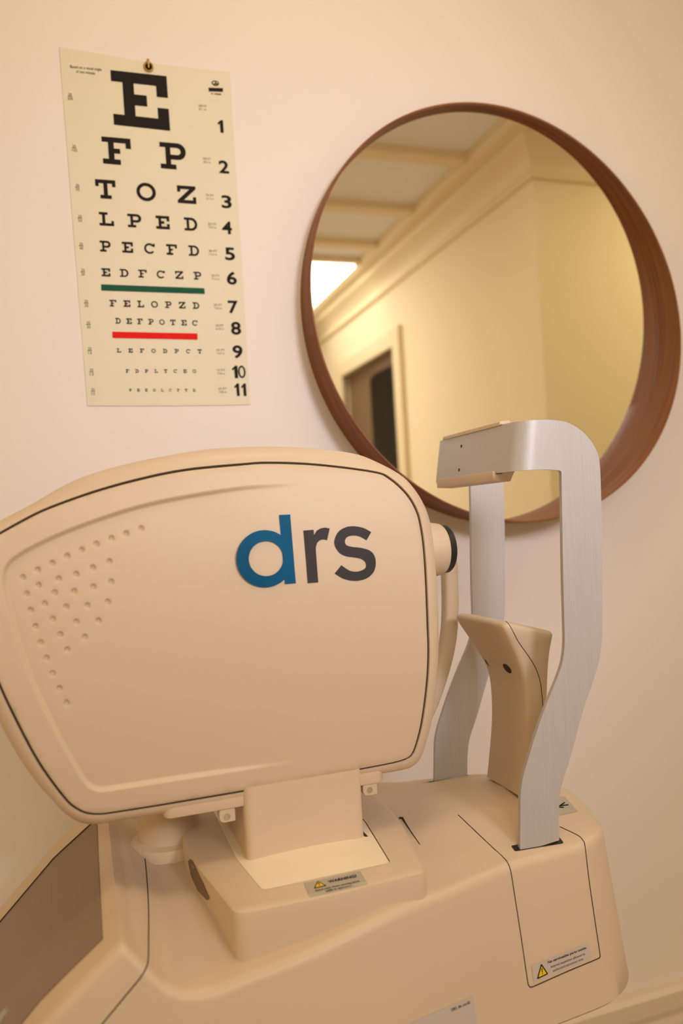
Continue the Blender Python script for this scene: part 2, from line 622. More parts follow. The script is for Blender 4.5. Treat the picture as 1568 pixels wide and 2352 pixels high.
dig = MB()
for s, x, y, sl in [('1', 506.3, 290, .1), ('2', 513.9, 382.5, .08), ('3', 520, 462.5, .07), ('4', 521, 522, .06), ('5', 527.8, 582, .05), ('6', 532, 638, .04),
                    ('7', 535, 704, .03), ('8', 541.7, 753, .02), ('9', 545.4, 807, .01), ('10', 548.4, 854, 0), ('11', 551.7, 895, 0)]:
    v, f = text2d(s, 0.025)
    if s in ('1', '11', '10'):
        one = [(0.42, 0), (1, 0), (1, 1), (0.62, 1), (0, 0.74), (0.10, 0.60), (0.42, 0.73)]
        ch = [[(a * 13 / 31, b_) for a, b_ in one]]
        if s == '1':
            ch = [one]
        elif s == '11':
            ch = [[(a * 0.42, b_) for a, b_ in one], [(0.58 + a * 0.42, b_) for a, b_ in one]]
        else:
            ch += [arc(0.72, 0.5, 0.28, 0.5, 0, 350, 35), arc(0.72, 0.5, 0.15, 0.36, 0, 350, 35)]
        v, f = fill2d(ch)
    wd = {'1': 13, '10': 31, '11': 27}.get(s, 23)
    dig = MB()
    decal(v, f, to_chart(x, y, wd, 29, sl), dig)
    link('row_number', dig.build(), M['ink'], chart)
lm = [(160.7, 221), (170.3, 339.7), (177.6, 430), (183.6, 501), (186.2, 564.7), (190.2, 624.4), (197.8, 696.3), (202.8, 745.4), (206, 805), (210, 853.9), (213.4, 899)]
rm_ = [(464.8, 246.5), (474.8, 368), (481.4, 452), (487.4, 518), (488.7, 580), (494.7, 636.6), (500.3, 703.6), (504, 751), (506.6, 807.4), (507.3, 853.5), (511, 896)]
ft = ['200', '100', '70', '50', '40', '30', '25', '20', '15', '13', '10']
mt_ = ['61', '30.5', '21.3', '15.2', '12.2', '9.14', '7.62', '6.10', '4.57', '3.96', '3.05']
for i in range(11):
    sl = 0.11 - 0.011 * i
    x, y = lm[i]
    small = MB()
    v, f = text2d('20')
    decal(v, f, to_chart(x, y - 4.6, 8, 6.5, sl), small)
    small.add([to_chart(x, y, 11, 1.2, sl)(p) for p in ((0, 0), (1, 0), (1, 1), (0, 1))], [(0, 1, 2, 3)])
    v, f = text2d(ft[i])
    decal(v, f, to_chart(x + .5, y + 5.2, 4.2 * len(ft[i]), 6.5, sl), small)
    link('acuity_fraction_print', small.build(), M['grey_ink'], chart)
    x, y = rm_[i]
    small = MB()
    v, f = text2d(ft[i] + ' FT')
    decal(v, f, to_chart(x, y - 3.6, 19, 5.5, sl), small)
    v, f = text2d(mt_[i] + ' m')
    decal(v, f, to_chart(x + .5, y + 4, 17, 5, sl), small)
    link('distance_print', small.build(), M['grey_ink'], chart)
small = MB()
v, f = text2d('Based on a visual angle')
decal(v, f, to_chart(197, 155.5, 72, 7, .10), small)
v, f = text2d('of one minute')
decal(v, f, to_chart(196, 165.5, 43, 7, .10), small)
link('caption_print', small.build(), M['ink'], chart)
emb = MB()
v, f = fill2d([arc(0.5, 0.5, 0.5, 0.5, 0, 350, 35), arc(0.5, 0.5, 0.36, 0.36, 0, 350, 35)])
decal(v, f, to_chart(494.5, 191, 17, 12, .09), emb)
v, f = fill2d([[(0.2, 0.0), (0.5, 0.3), (0.9, 0.2), (1, 0.45), (0.7, 0.55), (0.6, 0.9), (0.4, 0.95), (0.45, 0.6), (0.1, 0.3)]])
decal(v, f, to_chart(494.5, 191.5, 12, 10, .09), emb)
emb.add([to_chart(495.5, 206, 33, 8.5, .03)(p) for p in ((0, 0), (1, 0), (1, 1), (0, 1))], [(0, 1, 2, 3)])
emb.add([to_chart(487, 215, 4, 2.5, .03)(p) for p in ((0, 0), (1, 0), (1, 1), (0, 1))], [(0, 1, 2, 3)])
emb.add([to_chart(500, 216, 15, 2.5, .08)(p) for p in ((0, 0), (1, 0), (1, 1), (0, 1))], [(0, 1, 2, 3)])
link('publisher_emblem', emb.build(), M['ink'], chart)
# brass eyelet in the card
c = P(340.8, 154, YC0 - 0.0005)
link('brass_eyelet', lathe([(0, .0078), (-.0022, .0074), (-.0028, .0062), (-.0022, .0050), (0, .0046)], c, 'Y', 32), M['brass'], chart, smooth=40)
hook = MB()
hc = P(340.5, 154, YC0)
hook.addmesh(tube([hc + Vector((0, -.0035, -.0035)), hc + Vector((0, -.004, 0)), hc + Vector((0, -.0045, .005)), hc + Vector((0, -.003, .0095)), Vector((hc.x, YW, hc.z + .0095))],
                  [.0012, .0016, .0016, .0016, .0015], 8))
hook.addmesh(lathe([(-.004, .0005), (-.0035, .0022), (0, .0022)], Vector((hc.x, YC0, hc.z + .0095)), 'Y', 12))
hk = link('brass_hook', hook.build(), M['brass'], None, smooth=50)
hk['label'] = 'small brass wall hook holding the eye chart at its top edge'
hk['category'] = 'hook'

# ------------------------------------------------------------------ retinal camera
YC = 0.865
cam_t = thing('retinal_camera', 'cream tabletop retinal camera with blue and grey lettering and metal head frame', 'eye camera', (0.25, YC, 0.955))


def part(name, me, mt, parent=cam_t, smooth=None):
    o = bpy.data.objects.new(name, me)
    COL.objects.link(o)
    if mt is not None and not me.materials:
        me.materials.append(mt)
    o.parent = parent
    o.matrix_parent_inverse = Matrix.Translation(-Vector(cam_t.location)) if parent is cam_t else Matrix.Identity(4)
    if smooth is not None:
        sm(me, smooth)
    return o


# ---- head: outlines measured on the near side panel
outer = [(0, 1195), (60, 1163), (178, 1098), (303, 1060), (420, 1037), (500, 1026), (628, 1021), (720, 1025), (805, 1035), (855, 1049), (924, 1087), (953, 1117), (976, 1157),
         (989, 1202), (996, 1276), (1002, 1387), (1004, 1498), (1000, 1592), (993, 1663), (982, 1717), (972, 1749), (955, 1768), (925, 1777), (800, 1799), (620, 1836), (450, 1866), (280, 1893),
         (221, 1903), (190, 1900), (166, 1889), (142, 1870), (111, 1834), (79, 1795), (40, 1736), (0, 1660), (-40, 1560), (-72, 1420), (-84, 1330), (-74, 1262), (-45, 1224)]
gapl = [(0, 1223), (50, 1195), (107, 1167), (214, 1128), (321, 1098), (429, 1076), (560, 1063), (628, 1059), (739, 1064), (868, 1081), (905, 1096), (942, 1132), (963, 1170), (972, 1209), (978, 1276),
        (983, 1424), (986, 1500), (984, 1574), (976, 1664), (966, 1717), (957, 1742), (941, 1753), (900, 1764), (760, 1791), (620, 1819), (395, 1858), (270, 1878), (229, 1883), (198, 1880), (174, 1868), (150, 1846),
        (99, 1775), (57, 1700), (0, 1580), (-32, 1490), (-55, 1385), (-60, 1325), (-48, 1265), (-25, 1238)]
YF = 0.790


def plane_xz(pts, Y):
    return [np.array([P(x, y, Y).x, P(x, y, Y).z]) for x, y in pts]


ctr = np.array([P(470, 1470, YF).x, P(470, 1470, YF).z])


def polar(loop, N=300):
    """closed loop resampled by direction about the head centre"""
    lp = np.array(catmull(loop, 10, True)) - ctr
    an = np.unwrap(np.arctan2(lp[:, 1], lp[:, 0]))
    if an[-1] < an[0]:
        an, lp = an[::-1], lp[::-1]
    r = np.hypot(lp[:, 0], lp[:, 1])
    a2 = np.concatenate([an - 2 * np.pi, an, an + 2 * np.pi])
    r2 = np.concatenate([r, r, r])
    o = np.argsort(a2)
    th = np.linspace(-np.pi, np.pi, N, endpoint=False)
    rr = np.interp(th, a2[o], r2[o])
    return np.stack([ctr[0] + rr * np.cos(th), ctr[1] + rr * np.sin(th)], 1)


RB = 0.020
G = polar(plane_xz(gapl, YF))
O = polar(plane_xz(outer, YF + RB))
N = len(G)
zmid = ctr[1]


def bulge(z):
    return 0.019 * ((z - zmid) / 0.19) ** 2


def inset(L, d):
    return ctr + (L - ctr) * (1 - d / np.linalg.norm(L - ctr, axis=1))[:, None]


levels = []          # (outline, Y offset)
levels.append((inset(G, 0.0030), 0.014))
levels.append((inset(G, -0.0002), 0.013))
levels.append((inset(G, -0.0004), 0.0016))
levels.append((inset(G, -0.0012), 0.0003))
for k in range(1, 9):
    th = math.pi / 2 * k / 8
    g = inset(G, -0.0012)
    levels.append((g + (O - g) * math.sin(th) ** 1.15, 0.0003 + RB * (1 - math.cos(th))))
body = []
for L, dy in levels:
    body.append([(p[0], YF + dy + bulge(p[1]), p[1]) for p in L])
for L, dy in reversed(levels[4:]):
    body.append([(p[0], 2 * YC - (YF + dy + bulge(p[1])), p[1]) for p in L])
v = [p for r_ in body for p in r_]
f = []
for i in range(len(body) - 1):
    for k in range(N):
        k2 = (k + 1) % N
        f.append((i * N + k, i * N + k2, (i + 1) * N + k2, (i + 1) * N + k))
f.append(tuple(range(N)))
f.append(tuple((len(body) - 1) * N + k for k in range(N)))
head = part('head_shell', mesh(v, f), M['plastic'], smooth=45)

gp = inset(G, 0.0012)
gpath = [Vector((p[0], YF + .0022 + bulge(p[1]), p[1])) for p in gp]
part('panel_gap_shade', tube(gpath + [gpath[0]], .0013, 6, False), M['gap'])  # dark tube laid in the gap to paint its shade

# ---- near side panel with embossed step and dimples
dim = [(133, 970), (230, 920), (324, 875), (421, 830), (517, 788), (614, 749), (713, 712), (810, 679), (908, 647), (157, 1076), (235, 1020), (366, 977), (480, 947), (589, 904), (697, 864),
       (184, 1183), (275, 1141), (340, 1067), (467, 1059), (590, 1029), (708, 996), (215, 1288), (327, 1240), (414, 1160), (552, 1150), (684, 1127), (249, 1393), (375, 1340), (478, 1257), (624, 1250),
       (286, 1495), (420, 1440), (535, 1357), (327, 1596), (371, 1694), (417, 1790)]
dim = [(x / 2.8, 980 + y / 2.8) for x, y in dim]
gro = [(790, 1100), (665, 1110), (560, 1117), (429, 1137), (321, 1160), (214, 1194), (107, 1237), (36, 1276), (14, 1296), (5, 1322), (6, 1355), (21, 1416), (46, 1501), (79, 1587), (118, 1669),
       (130, 1694), (170, 1767), (192, 1803), (206, 1817), (226, 1824), (250, 1823), (356, 1807), (620, 1767), (720, 1751), (820, 1735)]
pan_px = np.array([[x, y] for x, y in catmull(gapl, 6, True)])
groc = np.array(catmull(gro, 8))
pts2 = []
step = 16
outl = pan_px


def inside(p, L):
    x, y = p
    c_ = False
    j = len(L) - 1
    for i in range(len(L)):
        if (L[i][1] > y) != (L[j][1] > y) and x < (L[j][0] - L[i][0]) * (y - L[i][1]) / (L[j][1] - L[i][1]) + L[i][0]:
            c_ = not c_
        j = i
    return c_


def polydist(p, L):
    a, b_ = L[:-1], L[1:]
    d = b_ - a
    t = np.clip(((p - a) * d).sum(1) / np.maximum((d * d).sum(1), 1e-9), 0, 1)
    return np.min(np.hypot(*(a + d * t[:, None] - p).T))


closed_out = np.vstack([outl, outl[:1]])
for x in np.arange(-60, 1000, step):
    for y in np.arange(1050, 1890, step):
        pts2.append((x + random.uniform(-.5, .5), y + random.uniform(-.5, .5)))
for i in range(len(groc) - 1):
    d = groc[i + 1] - groc[i]
    L_ = np.hypot(*d)
    nrm = np.array([-d[1], d[0]]) / L_
    for k in range(max(1, int(L_ / 5))):
        q = groc[i] + d * (k / max(1, int(L_ / 5)))
        for s in (-13, -10, -7.5, -5, -2.5, 0, 2.5, 5, 7.5, 10, 13):
            pts2.append(tuple(q + nrm * s))
for dx, dy in dim:
    for r in (0, 2, 4, 5.5, 7, 8.2, 10):
        for k in range(1 if r == 0 else 14):
            t = 2 * math.pi * (k + (0.5 if r in (2, 5.5, 8.2) else 0)) / 14
            pts2.append((dx + r * math.cos(t), dy + r * math.sin(t)))
inn = []
for p in pts2:
    if inside(p, outl):
        d = polydist(np.array(p), closed_out)
        if d > 6:
            inn.append(p)
rim2 = []
cpx = np.array([470., 1470.])
for s in (1.2, 3.0):
    for q in outl[::1]:
        dd = q - cpx
        rim2.append(tuple(cpx + dd * (1 - s / np.hypot(*dd))))
allp = [tuple(p) for p in outl] + rim2 + inn
res = delaunay_2d_cdt([Vector(p) for p in allp], [], [list(range(len(outl)))], 1, 1e-4)
vv, ff = res[0], res[2]
groclosed = [tuple(p) for p in groc] + [(1100, 1735), (1100, 1100)]
DIMR = 7.4


def panel_off(x, y):
    p = np.array([x, y])
    d = polydist(p, groc)
    s = 1 if inside((x, y), groclosed) else -1
    t = min(1, max(0, (s * d / 5.5 + 1) / 2))
    st = t * t * (3 - 2 * t)
    fade = min(1, max(0, (735 - x) / 330))
    off = 0.0042 * st * fade * fade * (3 - 2 * fade)
    for dx, dy in dim:
        r = math.hypot(x - dx, y - dy)
        if r < DIMR:
            off += 0.0030 * (math.sqrt(max(0, 1.35 - (r / DIMR) ** 2)) - math.sqrt(.35)) / (math.sqrt(1.35) - math.sqrt(.35))
    e = polydist(p, closed_out)
    if e < 3:
        off += 0.0012 * (1 - e / 3) ** 2
    return off


v = []
for q in vv:
    b0 = P(q.x, q.y, YF)
    cc = Vector((ctr[0], YF, ctr[1]))
    sh = (b0 - cc)
    b0 = cc + sh * (1 - 0.0016 / max(sh.length, .05))
    v.append((b0.x, YF + bulge(b0.z) + panel_off(q.x, q.y), b0.z))
me = mesh(v, ff)
if sum(p.normal.y for p in me.polygons) > 0:
    me.flip_normals()
panel = part('side_panel', me, M['plastic'], smooth=60)


def on_panel(px, py, off=0.0004):
    b0 = P(px, py, YF)
    b1 = P(px, py, YF + bulge(b0.z))
    return Vector((b1.x, b1.y - off, b1.z))


S7 = 2.7034
c7 = lambda pts: [(480 + x / S7, 980 + y / S7) for x, y in pts]
# letter d
o = arc(345, 820, 177, 178, 0, 354, 60)
h = arc(353, 819, 107, 109, 0, 354, 60)
stem = [(434, 548), (503, 545), (538, 972), (470, 978)]
lg = MB()
dv, df = fill2d([c7(o), c7(h)])
decal(dv, df, lambda p: on_panel(*p), lg)
# fill between bowl and stem
decal(*fill2d([c7(stem)]), lambda p: on_panel(p[0], p[1], .00045), lg)
bridge = [(444, 676), (448, 690), (452, 760), (462, 880), (466, 960), (480, 940), (480, 700)]
part('letter_d', lg.build(), M['blue'], panel)
lg = MB()
decal(*fill2d([c7([(584, 645), (648, 640), (651, 672), (668, 645), (690, 632), (718, 626), (748, 632), (732, 705), (708, 700), (686, 706), (670, 722), (662, 748), (663, 780), (677, 967), (611, 972)])]),
      lambda p: on_panel(*p), lg)
part('letter_r', lg.build(), M['charcoal'], panel)
s1 = [(1006, 655), (960, 630), (900, 618), (845, 625), (800, 655), (777, 705), (782, 745), (810, 785), (850, 805), (900, 812), (945, 822), (970, 845), (970, 875), (945, 893), (910, 900), (870, 893), (820, 860)]
s2 = [(778, 912), (830, 943), (880, 956), (930, 956), (985, 938), (1022, 900), (1034, 850), (1025, 800), (995, 768), (940, 752), (880, 745), (850, 733), (843, 708), (858, 685), (895, 676), (935, 683), (976, 706)]
lg = MB()
decal(*fill2d([c7([tuple(p) for p in catmull(s1, 5)] + [tuple(p) for p in catmull(s2, 5)])]), lambda p: on_panel(*p), lg)
part('letter_s', lg.build(), M['charcoal'], panel)

# ---- lens barrel at the patient end
lc = P(1000, 1262, YC)
xl = lc.x
part('lens_barrel', lathe([(-.06, .034), (-.004, .0325), (.004, .0310), (.0075, .0285)], (xl, YC, lc.z), 'X', 56), M['plastic'], smooth=40)
part('lens_ring', lathe([(.0, .0295), (.013, .0290), (.0155, .027), (.0155, .022), (.008, .020)], (xl, YC, lc.z), 'X', 56), M['black'], smooth=40)

# ---- bent upright behind the lens
path = catmull([(1030, 1240), (1031, 1300), (1033, 1400), (1028, 1470), (1012, 1540), (988, 1610), (965, 1660)], 6)
YU = 0.955
pp = [P(x, y, YU) for x, y in path]
secs = []
v, f = [], []
for i, p in enumerate(pp):
    t = (pp[min(i + 1, len(pp) - 1)] - pp[max(0, i - 1)]).normalized()
    nx = Vector((t.z, 0, -t.x))
    if nx.x < 0:
        nx = -nx
    w_ = 0.0095 if i < len(pp) else 0.009
    k = min(1, 0.55 + i / 6 * .45)
    for a, b_ in ((-1, -.7), (-.7, -1), (.7, -1), (1, -.7), (1, .7), (.7, 1), (-.7, 1), (-1, .7)):
        v.append(p + nx * a * w_ * k + Vector((0, b_ * 0.009, 0)))
for i in range(len(pp) - 1):
    for k in range(8):
        k2 = (k + 1) % 8
        f.append((i * 8 + k, i * 8 + k2, (i + 1) * 8 + k2, (i + 1) * 8 + k))
f += [tuple(range(8)), tuple((len(pp) - 1) * 8 + k for k in range(8))]
up = part('curved_arm', mesh(v, f), M['plastic'], smooth=60)
pc = P(1031, 1313, YU)
me = box(pc.x - .0102, pc.x + .0102, YU - .0097, YU + .0097, pc.z - .0006, pc.z + .0006, .0004, 1)
part('arm_collar', me, M['plastic'], up)

# ---- base
ZB = 0.955
sh = [(100, 2352, .690), (280, 2168, .695), (338, 2226, .690), (380, 2265, .687), (430, 2282, .685), (490, 2274, .685), (560, 2245, .685), (700, 2192, .683), (900, 2095, .690), (1050, 2035, .714), (1165, 1985, .737), (1340, 1937, .747)]
st = []
for x, y, Y in sh:
    p = P(x, y, Y)
    st.append((p.x, YC - Y, p.z))
sx = [s[0] for s in st]
swid = [s[1] for s in st]
shz = [s[2] for s in st]
# operator end: slope carries on down to the left
sx = [sx[0] - .09, sx[0] - .045] + sx + [0.56, 0.60, 0.63]
swid = [swid[0], swid[0]] + swid + [.110, .105, .10]
shz = [shz[0] - .09, shz[0] - .045] + shz + [1.130, 1.126, 1.122]
cz_x = [-.30, -.05, 0.018, 0.035, 0.06, 0.10, .20, .33, .41, .48, .56, .63]
cz_v = [1.00, 1.09, 1.142, 1.145, 1.13, 1.13, 1.135, 1.142, 1.152, 1.158, 1.152, 1.135]
XE = 0.580
v, f = [], []
Xs = sorted(set([round(x, 4) for x in np.concatenate([np.linspace(sx[0], -.03, 6), np.linspace(-.03, .14, 64), np.linspace(.15, .47, 20), 0.47 + (XE - .47) * (1 - np.cos(np.linspace(0, np.pi / 2, 26)[::-1]))])]))
Xs = [x for x in Xs if x < XE - 1e-4] + [XE]
prev = None
NP = None
for X in Xs:
    ws = np.interp(X, sx, swid)
    zs = np.interp(X, sx, shz)
    zc_ = max(np.interp(X, cz_x, cz_v), zs + .002) if X > 0.022 else zs + .0005
    wb = ws + 0.10 * (zs - ZB) + 0.004
    k = 1.0
    zd = 0.0
    if X > 0.47:
        t = (X - 0.47) / (XE - 0.47)
        k = max(0.004, (1 - min(1, t) ** 3.4) ** (1 / 2.6))
        zd = 0.012 * t ** 4
    r = 0.011
    prof = [(wb - .006, ZB), (wb, ZB + .006)]
    for q in (.25, .5, .75):
        prof.append((wb + (ws - wb) * q, ZB + (zs - r - ZB) * q))
    for a in range(0, 7):
        th = math.pi / 2 * a / 6
        rr = r
        prof.append((ws - rr + rr * math.cos(th), zs - rr + rr * math.sin(th)))
    inner = ws - r
    for q in (.85, .7, .5, .25, 0.0):
        u = 1 - q
        prof.append((inner * q, zs + (zc_ - zs) * (1 - (1 - u) ** 1.7)))
    full = [(-a, z) for a, z in prof] + [(a, z) for a, z in prof[-2::-1]]
    NP = len(full)
    ramp = max(0, min(1, (X - .40) / .2))
    for a, z in full:
        zz = z - zd * max(0, (z - ZB) / (zs - ZB))
        fk = 1.34 if a > 0 else 1
        if a > 0 and X > .25 and z > zs - .02:
            z = z + .024 * min(1, (X - .25) / .12) * a / ws * max(0, 1 - max(0, (X - .5) / .10))   # wider on the wall side
        v.append((X + ramp * 0.085 * (1.13 - zz), YC + a * k * fk, zz))
for i in range(len(Xs) - 1):
    for k in range(NP - 1):
        f.append((i * NP + k, i * NP + k + 1, (i + 1) * NP + k + 1, (i + 1) * NP + k))
    f.append((i * NP + NP - 1, i * NP, (i + 1) * NP, (i + 1) * NP + NP - 1))
f.append(tuple(range(NP)))
f.append(tuple((len(Xs) - 1) * NP + k for k in range(NP)))
base_me = mesh(v, f)
base = part('base_housing', base_me, M['plastic'], smooth=50)
BV = BVHTree.FromPolygons([vv_.co.copy() for vv_ in base_me.vertices], [tuple(p.vertices) for p in base_me.polygons])


def hit(px, py, off=0.0006, bv=None):
    r = Vector(ray(px, py)).normalized()
    loc, nor, idx, dist = (bv or BV).ray_cast(Vector(CAM), r)
    if loc is None:
        return None
    if nor.dot(r) > 0:
        nor = -nor
    return loc + nor * off


def seam(name, px, rad=0.0007, bv=None, off=-0.0001, parent=cam_t, n=6, mt='gap'):
    pts = [hit(x, y, off, bv) for x, y in catmull(px, n)]
    pts = [p for p in pts if p is not None]
    return part(name, tube(pts, rad, 6), M[mt], parent)


# ---- raised platform and scanning column
ZP = 1.155
top = [(.1150, .7030), (.20, .7005), (.3040, .7060), (.3290, .832), (.335, .90), (.330, 1.01), (.300, 1.028), (.125, 1.028), (.100, .97), (.092, .895), (.092, .850)]
tl = [(x, y) for x, y in top]
v, f = [], []
cx, cy = .21, .865
lv = [(1.0, -0.050, 0.000), (1.0, -0.030, 0.0), (1.0, -.007, .0004), (1.0, -.0025, -.0006), (1.0, 0, -.0045)]
nn = len(tl)
tlc = np.array([(x, y) for x, y in tl])


def roundpoly(L, rad, n=6):
    out = []
    L = [np.array(p, float) for p in L]
    for i in range(len(L)):
        a, b_, c_ = L[i - 1], L[i], L[(i + 1) % len(L)]
        u1, u2 = (a - b_), (c_ - b_)
        l1, l2 = np.linalg.norm(u1), np.linalg.norm(u2)
        r_ = min(rad, l1 * .45, l2 * .45)
        p0, p2 = b_ + u1 / l1 * r_, b_ + u2 / l2 * r_
        for k in range(n + 1):
            t = k / n
            out.append((1 - t) ** 2 * p0 + 2 * t * (1 - t) * b_ + t * t * p2)
    return out


rl = roundpoly(tl, .012, 6)
nn = len(rl)


def offs(L, d):
    out = []
    n = len(L)
    for i in range(n):
        t = L[(i + 1) % n] - L[i - 1]
        t = t / max(np.linalg.norm(t), 1e-9)
        out.append(L[i] + np.array([t[1], -t[0]]) * d)
    return out


for _, dz, d in lv:
    for p in offs(rl, d):
        v.append((p[0], p[1], ZP + dz))
for i in range(len(lv) - 1):
    for k in range(nn):
        k2 = (k + 1) % nn
        f.append((i * nn + k, i * nn + k2, (i + 1) * nn + k2, (i + 1) * nn + k))
f.append(tuple(range(nn)))
f.append(tuple((len(lv) - 1) * nn + k for k in range(nn)))
plat_me = mesh(v, f)
plat = part('platform', plat_me, M['plastic'], smooth=35)
BVP = BVHTree.FromPolygons([q.co.copy() for q in plat_me.vertices], [tuple(p.vertices) for p in plat_me.polygons])
# white sliding shutter, gently arched
win = roundpoly([(.1465, .7330), (.2765, .7345), (.2905, .845), (.2905, .985), (.137, .985), (.137, .812)], .006, 4)
v, f = fill2d([[(p[0], p[1]) for p in win]])
wm = MB()
xs = np.linspace(.137, .2905, 15)
verts3 = []
# grid fill so that the shutter can arch
g = []
for y in np.linspace(.734, .985, 14):
    for x in xs:
        g.append((x, y))
wl = [(p[0], p[1]) for p in win]
gi = [p for p in g if inside(p, wl) and polydist(np.array(p), np.array(wl + wl[:1])) > .002]
res = delaunay_2d_cdt([Vector(p) for p in wl + gi], [], [list(range(len(wl)))], 1, 1e-6)
v = []
for q in res[0]:
    e = polydist(np.array([q.x, q.y]), np.array(wl + wl[:1]))
    arch = .0035 * max(0, 1 - ((q.x - .214) / .077) ** 2) * min(1, e / .02)
    v.append((q.x, q.y, ZP + .0004 + arch))
me = mesh(v, res[2])
if sum(p.normal.z for p in me.polygons) < 0:
    me.flip_normals()
part('shutter', me, M['white'], smooth=60)
rim = [Vector((p[0], p[1], ZP + .0002)) for p in win]
part('shutter_gap', tube(rim[8:22], .0007, 6), M['gap'])
# scanning column
a0, a1 = P(568, 1975, .800), P(839, 1905, .800)
colm = roundpoly([(a0.x, .800), (a1.x, .800), (a1.x, .935), (a0.x, .935)], .010, 6)
part('column', prism([(p[0], p[1], 1.145) for p in colm], (0, 0, .085)), M['plastic'], smooth=30)
part('column_slot', box(a1.x - .001, a1.x + .0045, .803, .835, ZP - .004, ZP + .0012, .0010, 1), M['black'])
# carriage plate under the head
q0, q1 = P(375, 1890, .812), P(880, 1790, .812)
car = roundpoly([(q0.x, .806), (q1.x, .806), (q1.x, .924), (q0.x, .924)], .012, 6)
part('carriage_plate', bevel_mesh(prism([(p[0], p[1], 1.2095) for p in car], (0, 0, .018)), .003, 2, 60), M['plastic'], smooth=40)
for px, py in ((521, 1876), (849, 1815)):
    cc = P(px, py, .810)
    lo = [(cc.x - .0075, cc.z + .008), (cc.x - .0075, cc.z - .001)] + arc(cc.x - .0025, cc.z - .001, .005, .005, 180, 270, 6) + [(cc.x + .009, cc.z - .006), (cc.x + .009, cc.z + .008)]
    lug = part('fixing_lug', prism([(x, .8105, z) for x, z in lo], (0, .01, 0), .0008, 1), M['plastic'], smooth=40)
    part('screw', lathe([(0, .0036), (-.0010, .0034), (-.0015, .0028), (-.0015, .0016), (-.0005, .0013), (-.0005, .0003)], (cc.x, .8105, cc.z), 'Y', 24), M['steel'], lug, smooth=30)
# grip slots at the platform ends: flat dark shapes paint the recess shade
pts = [hit(x, y, .0008, BVP) or hit(x, y, .0008) for x, y in [(433, 1978), (438, 1973), (444, 1978), (466, 2025), (482, 2064), (476, 2067), (455, 2045), (440, 2012)]]
pts = [p for p in pts if p is not None]
if len(pts) > 4:
    me = mesh(pts, [tuple(range(len(pts)))])
    gs = part('grip_slot', me, M['slot_shade'])
pts = [hit(x, y, .0004, BVP) or hit(x, y, .0004) for x, y in [(917, 1880), (924, 1880), (932, 1893), (943, 1910), (964, 1940)]]
pts = [p for p in pts if p is not None]
part('grip_slot', tube(pts, [.0016, .0015, .0010, .0006, .0004][:len(pts)], 6), M['gap'])

# rear pillar between base and head
pr = PZ(395, 1950, 1.14)
part('rear_pillar', lathe([(1.105, .050), (1.128, .048), (1.140, .044), (1.143, .036), (1.165, .034), (1.235, .034)], (0.082, .945, 0), 'Z', 48), M['plastic'], smooth=40)

# ---- display set into the sloping operator end
n1, f1 = hit(236, 2158, 0), hit(224, 1908, 0)
xn, xf = n1.x, (f1.x if f1 is not None else n1.x + .01)
yn1 = n1.y
yf1 = 1.030
dv, dfc = [], []
for off in (.0012, -.003):
    for i in range(9):
        t = i / 8
        for yy, xs_ in ((yn1, xn), (yf1, xf)):
            x = xs_ - t * (.135 if yy == yn1 else .135 + xf - xn)
            z = np.interp(x, sx, shz) + .0005
            dv.append((x - off * .7, yy, z + off * .7))
for i in range(8):
    a = 2 * i
    dfc += [(a, a + 1, a + 3, a + 2), (18 + a, 18 + a + 2, 18 + a + 3, 18 + a + 1), (a, a + 2, 18 + a + 2, 18 + a), (a + 1, 18 + a + 1, 18 + a + 3, a + 3)]
dfc += [(0, 18, 19, 1), (16, 17, 35, 34)]
part('display', mesh(dv, dfc), M['brown'])
part('display_gap', tube([Vector(dv[k]) + Vector((0, .0012 * (1 if k % 2 else -1), 0)) for k in (17, 15, 13, 11, 9, 7, 5, 3, 1)], .0013, 6), M['gap'])

# ---- seams, service cover and labels on the base
seam('rear_seam', [(318, 1897), (325, 1930), (333, 1975), (338, 2030), (341, 2090), (341, 2150), (340, 2205), (334, 2226), (322, 2246), (290, 2285), (233, 2354)])
seam('cover_seam', [(1052, 1872), (1090, 1908), (1130, 1946), (1155, 1969), (1166, 1983), (1173, 2004), (1182, 2060), (1196, 2150), (1211, 2252), (1214, 2263), (1220, 2267), (1240, 2259), (1310, 2228), (1370, 2203),
                    (1376, 2199), (1377, 2190), (1368, 2130), (1352, 2020), (1343, 1945), (1338, 1930), (1325, 1918), (1285, 1899)])


def sticker(name, corners, mt, parent, bv=None, off=.0005, n=6):
    TL, TR, BR, BL = [np.array(c_, float) for c_ in corners]
    v, f = [], []
    for j in range(n + 1):
        for i in range(n + 1):
            a, b_ = i / n, j / n
            q = (TL * (1 - a) + TR * a) * (1 - b_) + (BL * (1 - a) + BR * a) * b_
            v.append(hit(q[0], q[1], off, bv))
    for j in range(n):
        for i in range(n):
            f.append((j * (n + 1) + i, j * (n + 1) + i + 1, (j + 1) * (n + 1) + i + 1, (j + 1) * (n + 1) + i))
    return part(name, mesh(v, f), mt, parent)


def on_quad(corners, bv=None, off=.0008):
    TL, TR, BR, BL = [np.array(c_, float) for c_ in corners]

    def fn(p):   # p: 0..1, y up
        a, b_ = p[0], 1 - p[1]
        q = (TL * (1 - a) + TR * a) * (1 - b_) + (BL * (1 - a) + BR * a) * b_
        return hit(q[0], q[1], off, bv)
    return fn


def text_on(mb, body, corners, bv=None, bold=0.0):
    v, f = text2d(body, bold)
    decal(v, f, on_quad(corners, bv), mb)


